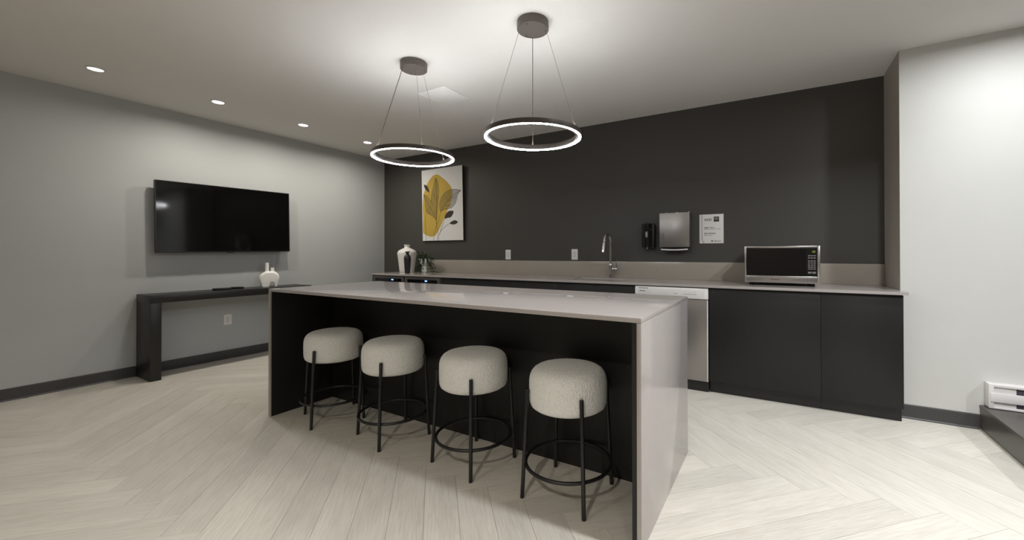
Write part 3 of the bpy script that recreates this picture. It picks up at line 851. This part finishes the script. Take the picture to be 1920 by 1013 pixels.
def flat(name, pts, m, lvl, sub=6):
    q = [puv(*p) for p in smooth_pts(pts, True, sub)]
    bm = bm_new(); add_prism(bm, q, po, pax, pay, paz, 0.0, 0.0003 * lvl); return obj(name, bm, m, t)
def line(bm, pts, wd, lvl=4, sub=6, taper=False):
    q = [Vector(puv(*p)) for p in smooth_pts(pts, False, sub)]
    L_, R_ = [], []
    for i in range(len(q)):
        d = (q[min(i + 1, len(q) - 1)] - q[max(i - 1, 0)])
        if d.length == 0: d = Vector((0, 1))
        d.normalize(); nrm = Vector((-d.y, d.x)) * wd / 2
        L_.append(q[i] + nrm); R_.append(q[i] - nrm)
    z = paz * 0.0003 * lvl
    a = [bm.verts.new(po + pax * p.x + pay * p.y + z) for p in L_]; b = [bm.verts.new(po + pax * p.x + pay * p.y + z) for p in R_]
    for i in range(len(q) - 1): bm.faces.new((a[i], b[i], b[i + 1], a[i + 1]))
flat('mustard_shape', [(255, 176), (300, 200), (360, 250), (405, 300), (430, 355), (433, 420), (418, 500), (390, 580), (350, 680), (310, 770), (275, 845), (235, 900), (190, 912), (140, 900), (100, 875), (88, 850), (88, 700), (82, 560), (90, 430), (105, 370), (135, 290), (180, 220), (215, 188)], 'mustard', 1)
flat('leaf_wash', [(240, 218), (268, 275), (276, 370), (272, 480), (262, 600), (255, 700), (240, 640), (215, 560), (188, 505), (192, 410), (215, 310)], 'leaf_wash', 2)
flat('leaf_wash', [(92, 416), (130, 430), (165, 470), (205, 530), (232, 600), (245, 700), (200, 665), (150, 640), (128, 610), (115, 540), (108, 470)], 'leaf_wash', 2.3)
flat('leaf_wash', [(300, 612), (288, 540), (300, 470), (335, 410), (385, 370), (436, 356), (436, 420), (420, 500), (395, 575), (350, 590)], 'leaf_wash', 2.6)
flat('leaf_wash_grey', [(437, 356), (490, 354), (532, 366), (505, 400), (490, 450), (472, 520), (440, 560), (410, 578), (398, 574), (422, 500), (436, 430)], 'leaf_grey', 2.6)
bm = bm_new()
lw = 0.0045
for pts in ([(240, 218), (268, 275), (276, 370), (272, 480), (262, 600), (255, 720)], [(240, 218), (215, 310), (192, 410), (188, 490), (205, 525)], [(240, 225), (250, 400), (252, 560), (250, 720), (270, 870), (272, 958)],
            [(92, 416), (135, 432), (175, 480), (212, 535)], [(92, 416), (110, 480), (116, 560), (130, 615), (190, 655), (240, 705), (258, 760)], [(100, 425), (160, 540), (220, 640), (250, 715)],
            [(300, 612), (288, 540), (302, 468), (340, 405), (400, 363), (470, 353), (532, 366)], [(532, 366), (500, 410), (488, 460), (468, 525), (425, 572), (380, 582), (330, 595), (300, 625)], [(532, 366), (440, 430), (360, 520), (310, 600), (285, 690), (250, 790), (225, 880), (217, 960)],
            [(125, 620), (118, 720), (122, 850), (132, 958)], [(162, 385), (160, 440)], [(352, 695), (325, 770), (300, 850), (272, 920), (270, 958)], [(412, 752), (360, 790), (310, 838), (290, 880)],
            [(380, 480), (410, 485), (440, 470)], [(350, 540), (390, 545), (430, 530)], [(410, 450), (450, 455), (480, 440)], [(150, 520), (175, 570)], [(215, 400), (235, 450)], [(275, 420), (258, 470)]):
    line(bm, pts, lw)
obj('leaf_outlines', bm, 'ink', t)
flat('dark_leaf', [(97, 300), (125, 305), (150, 335), (162, 388), (135, 372), (108, 340)], 'ink', 5)
flat('dark_leaf', [(445, 608), (446, 640), (420, 682), (385, 690), (350, 700), (362, 650), (395, 612)], 'ink', 5)
flat('dark_leaf', [(500, 742), (470, 766), (435, 768), (408, 755), (440, 728), (472, 720)], 'ink', 5)

# ------------------------------------------------------------------ television
t = thing('television', 'large flat black television mounted on the grey wall', 'television', (0.0, -2.113, 1.56))
ty0, ty1, tz0, tz1, tx = -0.627, 0.627, -0.361, 0.361, 0.100
def tvbox(name, a, b, m, par, bev=0.0):
    bm = bm_new(); add_box(bm, a, b, bev)
    bmesh.ops.rotate(bm, verts=bm.verts, cent=(0, 0, 0), matrix=Matrix.Rotation(math.radians(0.85), 3, 'X'))
    bmesh.ops.translate(bm, verts=bm.verts, vec=(0, -2.113, 1.56))
    return obj(name, bm, m, par, bev > 0)
tvbox('housing', (0.062, ty0, tz0), (0.0955, ty1, tz1), 'tv_body', t, 0.003)
tvbox('rear_bulge', (0.040, ty0 + 0.2, tz0 + 0.06), (0.0615, ty1 - 0.2, tz1 - 0.18), 'tv_body', t, 0.004)
tvbox('wall_bracket', (0.0005, -0.2, -0.15), (0.0395, 0.2, 0.15), 'black_metal', t)
bm = bm_new()
for a, b in (((0.0956, ty0, tz0), (tx + 0.001, ty0 + 0.006, tz1)), ((0.0956, ty1 - 0.006, tz0), (tx + 0.001, ty1, tz1)), ((0.0956, ty0 + 0.006, tz1 - 0.006), (tx + 0.001, ty1 - 0.006, tz1)), ((0.0956, ty0 + 0.006, tz0), (tx + 0.001, ty1 - 0.006, tz0 + 0.013))): add_box(bm, a, b)
bmesh.ops.rotate(bm, verts=bm.verts, cent=(0, 0, 0), matrix=Matrix.Rotation(math.radians(0.85), 3, 'X')); bmesh.ops.translate(bm, verts=bm.verts, vec=(0, -2.113, 1.56))
obj('bezel', bm, 'tv_body', t)
tvbox('screen', (0.0957, ty0 + 0.0062, tz0 + 0.0132), (tx, ty1 - 0.0062, tz1 - 0.0062), 'tv_glass', t)
tvbox('sensor_bump', (0.085, -0.035, tz0 - 0.006), (tx + 0.0005, 0.035, tz0 - 0.0003), 'tv_body', t)

# ------------------------------------------------------------------ console table
t = thing('console_table', 'narrow black slab-leg console table under the television', 'console table', (0.19, -2.1, 0))
y0, y1, dz, dd = -2.851, -1.36, 0.793, 0.369
boxo('table_top', (0.016, y0, dz - 0.070), (dd, y1, dz), 'console', t, 0.002)
boxo('leg', (0.016, y0 + 0.0015, 0), (dd - 0.001, y0 + 0.080, dz - 0.0705), 'console', t, 0.002)
boxo('leg', (0.016, y1 - 0.080, 0), (dd - 0.001, y1 - 0.0015, dz - 0.0705), 'console', t, 0.002)

# remotes
def remote(cx, cy, ang, ln, label):
    t = thing('remote_control', label, 'remote control', (cx, cy, dz), 'remotes on the console')
    bm = bm_new(); add_box(bm, (cx - 0.020, cy - ln / 2, dz + 0.0005), (cx + 0.020, cy + ln / 2, dz + 0.023), 0.006)
    obj('case', bm, 'tv_body', t, True)
    bm = bm_new()
    for i in range(5):
        for j in (-1, 0, 1): add_box(bm, (cx + j * 0.010 - 0.003, cy - ln * 0.36 + i * ln * 0.17 - 0.003, dz + 0.0231), (cx + j * 0.010 + 0.003, cy - ln * 0.36 + i * ln * 0.17 + 0.003, dz + 0.0245))
    obj('buttons', bm, 'print', t)
    t.rotation_euler = (0, 0, math.radians(ang))
remote(0.215, -2.235, -14, 0.165, 'black remote control lying left on the console table')
remote(0.185, -2.085, -30, 0.125, 'shorter black remote control lying on the console, toward the white vase')

# double-neck vase on the console
t = thing('double_neck_vase', 'white matte vase with two necks and an arched cut-out on the console', 'vase', (0.17, -1.745, dz))
vy, vx = -1.748, 0.17
bm = bm_new()
outer = [(-0.072, 0.001), (-0.086, 0.014), (-0.100, 0.05), (-0.108, 0.09), (-0.107, 0.118), (-0.096, 0.143), (-0.074, 0.161), (-0.050, 0.176), (-0.024, 0.184), (0.006, 0.182), (0.034, 0.182), (0.060, 0.176), (0.084, 0.160), (0.100, 0.140), (0.107, 0.115), (0.106, 0.085), (0.098, 0.05), (0.088, 0.014), (0.076, 0.001)]
arch = [(0.056, 0.001), (0.0555, 0.030), (0.048, 0.052), (0.026, 0.065), (0.004, 0.052), (-0.004, 0.030), (-0.006, 0.001)]
cyc, czc = 0.0, 0.085
layers = [(q, 0.74 + 0.26 * math.sqrt(max(0.0, 1 - abs(q) ** 2.4))) for q in (-1.0, -0.97, -0.88, -0.72, -0.45, 0.0, 0.45, 0.72, 0.88, 0.97, 1.0)]
loops = []
for s_, k in layers:
    lp = []
    for i, (aa, z) in enumerate(outer):
        ke = 1 - (1 - k) * (0.30 + 0.70 * min(1.0, z / 0.11))
        zz = czc + (z - czc) * k if z > 0.02 else z
        if z < 0.01: zz = 0.001 + (1 - k) * 0.004
        lp.append(bm.verts.new((vx + s_ * 0.044, vy + cyc + (aa - cyc) * ke, dz + zz)))
    for (aa, z) in arch:
        lp.append(bm.verts.new((vx + s_ * 0.044, vy + 0.018 + (aa - 0.018) * (1.0 if z > 0.01 else 1.0), dz + (z if z > 0.01 else 0.001 + (1 - k) * 0.004))))
    loops.append(lp)
nn = len(loops[0])
for a_, b_ in zip(loops[:-1], loops[1:]):
    for i in range(nn):
        bm.faces.new((a_[i], a_[(i + 1) % nn], b_[(i + 1) % nn], b_[i]))
f0 = bm.faces.new(list(reversed(loops[0]))); f1 = bm.faces.new(loops[-1])
bmesh.ops.triangulate(bm, faces=[f0, f1])
body = obj('body', bm, 'matte_white', t, False)
body.data.polygons.foreach_set('use_smooth', [True] * len(body.data.polygons))
body.data.set_sharp_from_angle(angle=math.radians(40))
for aa, zt_, rr in ((-0.0235, 0.282, 0.019), (0.033, 0.224, 0.019)):
    bm = bm_new(); add_lathe(bm, [(0.040, 0.158), (0.028, 0.172), (0.0225, 0.180), (rr + 0.001, 0.189), (rr, 0.196), (rr, zt_ - 0.002), (rr - 0.002, zt_), (0.012, zt_)], 28, (vx, vy + aa, dz)); obj('neck', bm, 'matte_white', t, True)
for aa, zz in ((-0.0235, 0.2822), (0.033, 0.2242)):
    bm = bm_new(); add_lathe(bm, [(0.006, 0), (0.011, 0.0), (0.011, 0.0008), (0.006, 0.0008)], 16, (vx, vy + aa, dz + zz)); obj('neck_opening', bm, 'print', t)

t.rotation_euler = (0, 0, math.radians(-22)); t.scale = (0.94, 0.94, 1.0)

# ------------------------------------------------------------------ things on the counter
WVX, DVX = 0.745, 1.030
t = thing('white_vase', 'large white shouldered vase on the left end of the worktop', 'vase', (WVX, -0.205, CZ))
bm = bm_new()
prof = [(0.100, 0.0005), (0.140, 0.002), (0.145, 0.012), (0.158, 0.10), (0.172, 0.18), (0.184, 0.24), (0.188, 0.270), (0.183, 0.290), (0.165, 0.308), (0.130, 0.325), (0.085, 0.339), (0.060, 0.348), (0.051, 0.360), (0.050, 0.372), (0.055, 0.385), (0.061, 0.392), (0.059, 0.395), (0.052, 0.392), (0.045, 0.375), (0.044, 0.35)]
add_lathe(bm, [(q * 0.71, z) for q, z in prof], 56, (WVX, -0.205, CZ)); obj('body', bm, 'white_ceramic', t, True)
t = thing('slender_vase', 'slender dark vase with flared lip in front of the white vase', 'vase', (DVX, -0.45, CZ))
bm = bm_new()
prof = [(0.03, 0.0005), (0.045, 0.002), (0.047, 0.01), (0.052, 0.08), (0.058, 0.15), (0.061, 0.195), (0.059, 0.215), (0.050, 0.235), (0.034, 0.252), (0.026, 0.266), (0.026, 0.274), (0.036, 0.286), (0.052, 0.293), (0.052, 0.296), (0.036, 0.291), (0.022, 0.276)]
add_lathe(bm, [(q * 0.75, z) for q, z in prof], 40, (DVX, -0.45, CZ)); obj('body', bm, 'dark_ceramic', t, True)

# planter with finger-like rim and a trailing plant
pxc, pyc = 1.122, -0.225
t = thing('planter', 'small white sculpted planter holding a trailing green plant', 'planter', (pxc, pyc, CZ))
bm = bm_new()
add_lathe(bm, [(q * 0.78, z) for q, z in [(0.03, 0.0005), (0.054, 0.002), (0.058, 0.012), (0.058, 0.05), (0.050, 0.085), (0.046, 0.098), (0.056, 0.112), (0.072, 0.128), (0.078, 0.145), (0.074, 0.160), (0.064, 0.160), (0.06, 0.14), (0.03, 0.13)]], 36, (pxc, pyc, CZ))
pb = obj('pot', bm, 'matte_white', t, True)
for i in range(7):
    a = 2 * PI * i / 7 + 0.3
    hh = (0.215, 0.190, 0.208, 0.182, 0.212, 0.195, 0.204)[i]
    bm = bm_new()
    pts = [(0.070, 0.130), (0.078, 0.152), (0.080, 0.175), (0.079, hh - 0.008), (0.077, hh)]
    add_tube(bm, [(pxc + q * 0.78 * math.cos(a), pyc + q * 0.78 * math.sin(a), CZ + z) for q, z in pts], [0.011, 0.0145, 0.0145, 0.013, 0.006], 12)
    obj('rim_finger', bm, 'matte_white', pb, True)
tp = thing('trailing_plant', 'dark green trailing plant spilling out of the white planter', 'plant', (pxc, pyc, CZ + 0.135))
bm_s, bm_l = bm_new(), bm_new()
rng = random.Random(5)
def leaf(bm, p, d, ln, wd):
    d = d.normalized(); side = d.cross(Vector((rng.uniform(-0.4, 0.4), rng.uniform(-0.4, 0.4), 1))).normalized(); up = side.cross(d)
    a = bm.verts.new(p); b = bm.verts.new(p + d * ln * 0.45 + side * wd / 2 + up * wd * 0.15); c = bm.verts.new(p + d * ln - up * ln * 0.12); e = bm.verts.new(p + d * ln * 0.45 - side * wd / 2 + up * wd * 0.15)
    m_ = bm.verts.new(p + d * ln * 0.5)
    for q in ((a, b, m_), (b, c, m_), (c, e, m_), (e, a, m_)): bm.faces.new(q)
for i in range(46):
    a = rng.uniform(0, 2 * PI)
    droop = rng.random()
    rad = rng.uniform(0.04, 0.125)
    top = CZ + rng.uniform(0.20, 0.295) * (1.0 if droop > 0.45 else 0.85)
    end = CZ + 0.012 if droop < 0.42 else (CZ + rng.uniform(0.06, 0.20) if droop < 0.7 else top)
    p0 = Vector((pxc + 0.03 * math.cos(a), pyc + 0.03 * math.sin(a), CZ + 0.135))
    p1 = Vector((pxc + rad * 0.7 * math.cos(a), pyc + rad * 0.7 * math.sin(a), top))
    out = rad + (rng.uniform(0.0, 0.05) if droop < 0.7 else 0.0)
    p2 = Vector((pxc + max(out, 0.098 if end < top - 0.02 else 0) * math.cos(a), min(pyc + max(out, 0.098 if end < top - 0.02 else 0) * math.sin(a), -0.045), end))
    pts = []
    for k in range(9):
        s = k / 8
        mid = p1 + (p1 - p0) * 0.12
        pts.append(p0 * (1 - s) ** 2 + mid * 2 * s * (1 - s) + p2 * s * s)
    if i in (3, 11):   # runners lying on the worktop to the right
        q = pts[-1]
        pts = pts[:-1] + [Vector((q.x + 0.0, q.y, CZ + 0.010))]
    add_tube(bm_s, pts, 0.0015, 5)
    for k in range(2, 9):
        for _ in range(4):
            d = Vector((rng.uniform(-1, 1), rng.uniform(-1, 1), rng.uniform(-0.5, 0.6)))
            q = pts[k] + Vector((rng.uniform(-.006, .006), rng.uniform(-.006, .006), rng.uniform(-.004, .008)))
            if q.z < CZ + 0.008: q.z = CZ + 0.010; d.z = abs(d.z) * 0.3
            if q.z < CZ + 0.03: d.z = max(d.z, -0.1)
            leaf(bm_l, q, d, rng.uniform(0.018, 0.032), rng.uniform(0.010, 0.018))
for (dx, dy) in ((0.30, -0.02), (0.22, 0.08)):
    pts = [Vector((pxc + 0.05, pyc, CZ + 0.15)), Vector((pxc + 0.10, pyc, CZ + 0.12)), Vector((pxc + 0.13, pyc + dy * 0.3, CZ + 0.03)), Vector((pxc + dx * 0.7, pyc + dy * 0.7, CZ + 0.008)), Vector((pxc + dx, pyc + dy, CZ + 0.008))]
    add_tube(bm_s, pts, 0.0014, 5)
    for k in range(26):
        s = k / 25 * 3.99; i = int(s); q = pts[i].lerp(pts[i + 1], s - i)
        q = Vector((q.x, q.y, max(q.z, CZ + 0.010)))
        leaf(bm_l, q, Vector((rng.uniform(-1, 1), rng.uniform(-1, 1), rng.uniform(0.0, 0.5))), rng.uniform(0.014, 0.024), 0.012)
for b_ in (bm_s, bm_l):
    for v_ in b_.verts: v_.co.z = max(v_.co.z, CZ + 0.004)
obj('stems', bm_s, 'stem', tp)['kind'] = 'stuff'
obj('leaves', bm_l, 'leaf', tp)['kind'] = 'stuff'

# ------------------------------------------------------------------ baseboard heater on the platform
t = thing('baseboard_heater', 'white electric baseboard heater standing on the dark platform', 'heater', (7.1, -0.52, ZP))
hx0, hx1, hz0, hz1 = 6.590, 7.75, ZP + 0.004, 0.326
hy0, hy1 = -0.552, -D - 0.0025
bm = bm_new()
add_box(bm, (hx0, hy1 - 0.008, hz0), (hx1, hy1, hz1))
add_box(bm, (hx0, hy0, hz1 - 0.018), (hx1, hy1 - 0.008, hz1), 0.003)
add_box(bm, (hx0, hy0, hz0), (hx1, hy1 - 0.008, hz0 + 0.014), 0.002)
obj('back_shell', bm, 'white_enamel', t, True)
for nm, a, b in (('end_cap', hx0 - 0.001, hx0 + 0.024), ('end_cap', hx1 - 0.024, hx1 + 0.001)):
    boxo(nm, (a, hy0 - 0.001, hz0 + 0.0), (b, hy1 - 0.0002, hz1 + 0.001), 'white_enamel', t, 0.003)
boxo('front_cover', (hx0 + 0.008, hy0 - 0.006, 0.213), (hx1 - 0.008, hy0 + 0.002, 0.273), 'white_enamel', t, 0.002)
boxo('heating_element', (hx0 + 0.13, hy0 + 0.014, hz0 + 0.02), (hx1 - 0.13, hy1 - 0.009, hz1 - 0.022), 'heater_dark', t)
for nm, a, b in (('junction_box', hx0 + 0.0245, hx0 + 0.128), ('junction_box', hx1 - 0.128, hx1 - 0.0245)):
    boxo(nm, (a, hy0 + 0.008, hz0 + 0.015), (b, hy1 - 0.0085, hz1 - 0.0185), 'white_enamel', t)
bm = bm_new()
for i in range(60):
    xx = hx0 + 0.14 + i * 0.0148
    if xx < hx1 - 0.14: add_box(bm, (xx, hy0 + 0.009, hz0 + 0.03), (xx + 0.0012, hy0 + 0.0135, hz1 - 0.03))
fo = obj('fins', bm, 'heater_dark', t)
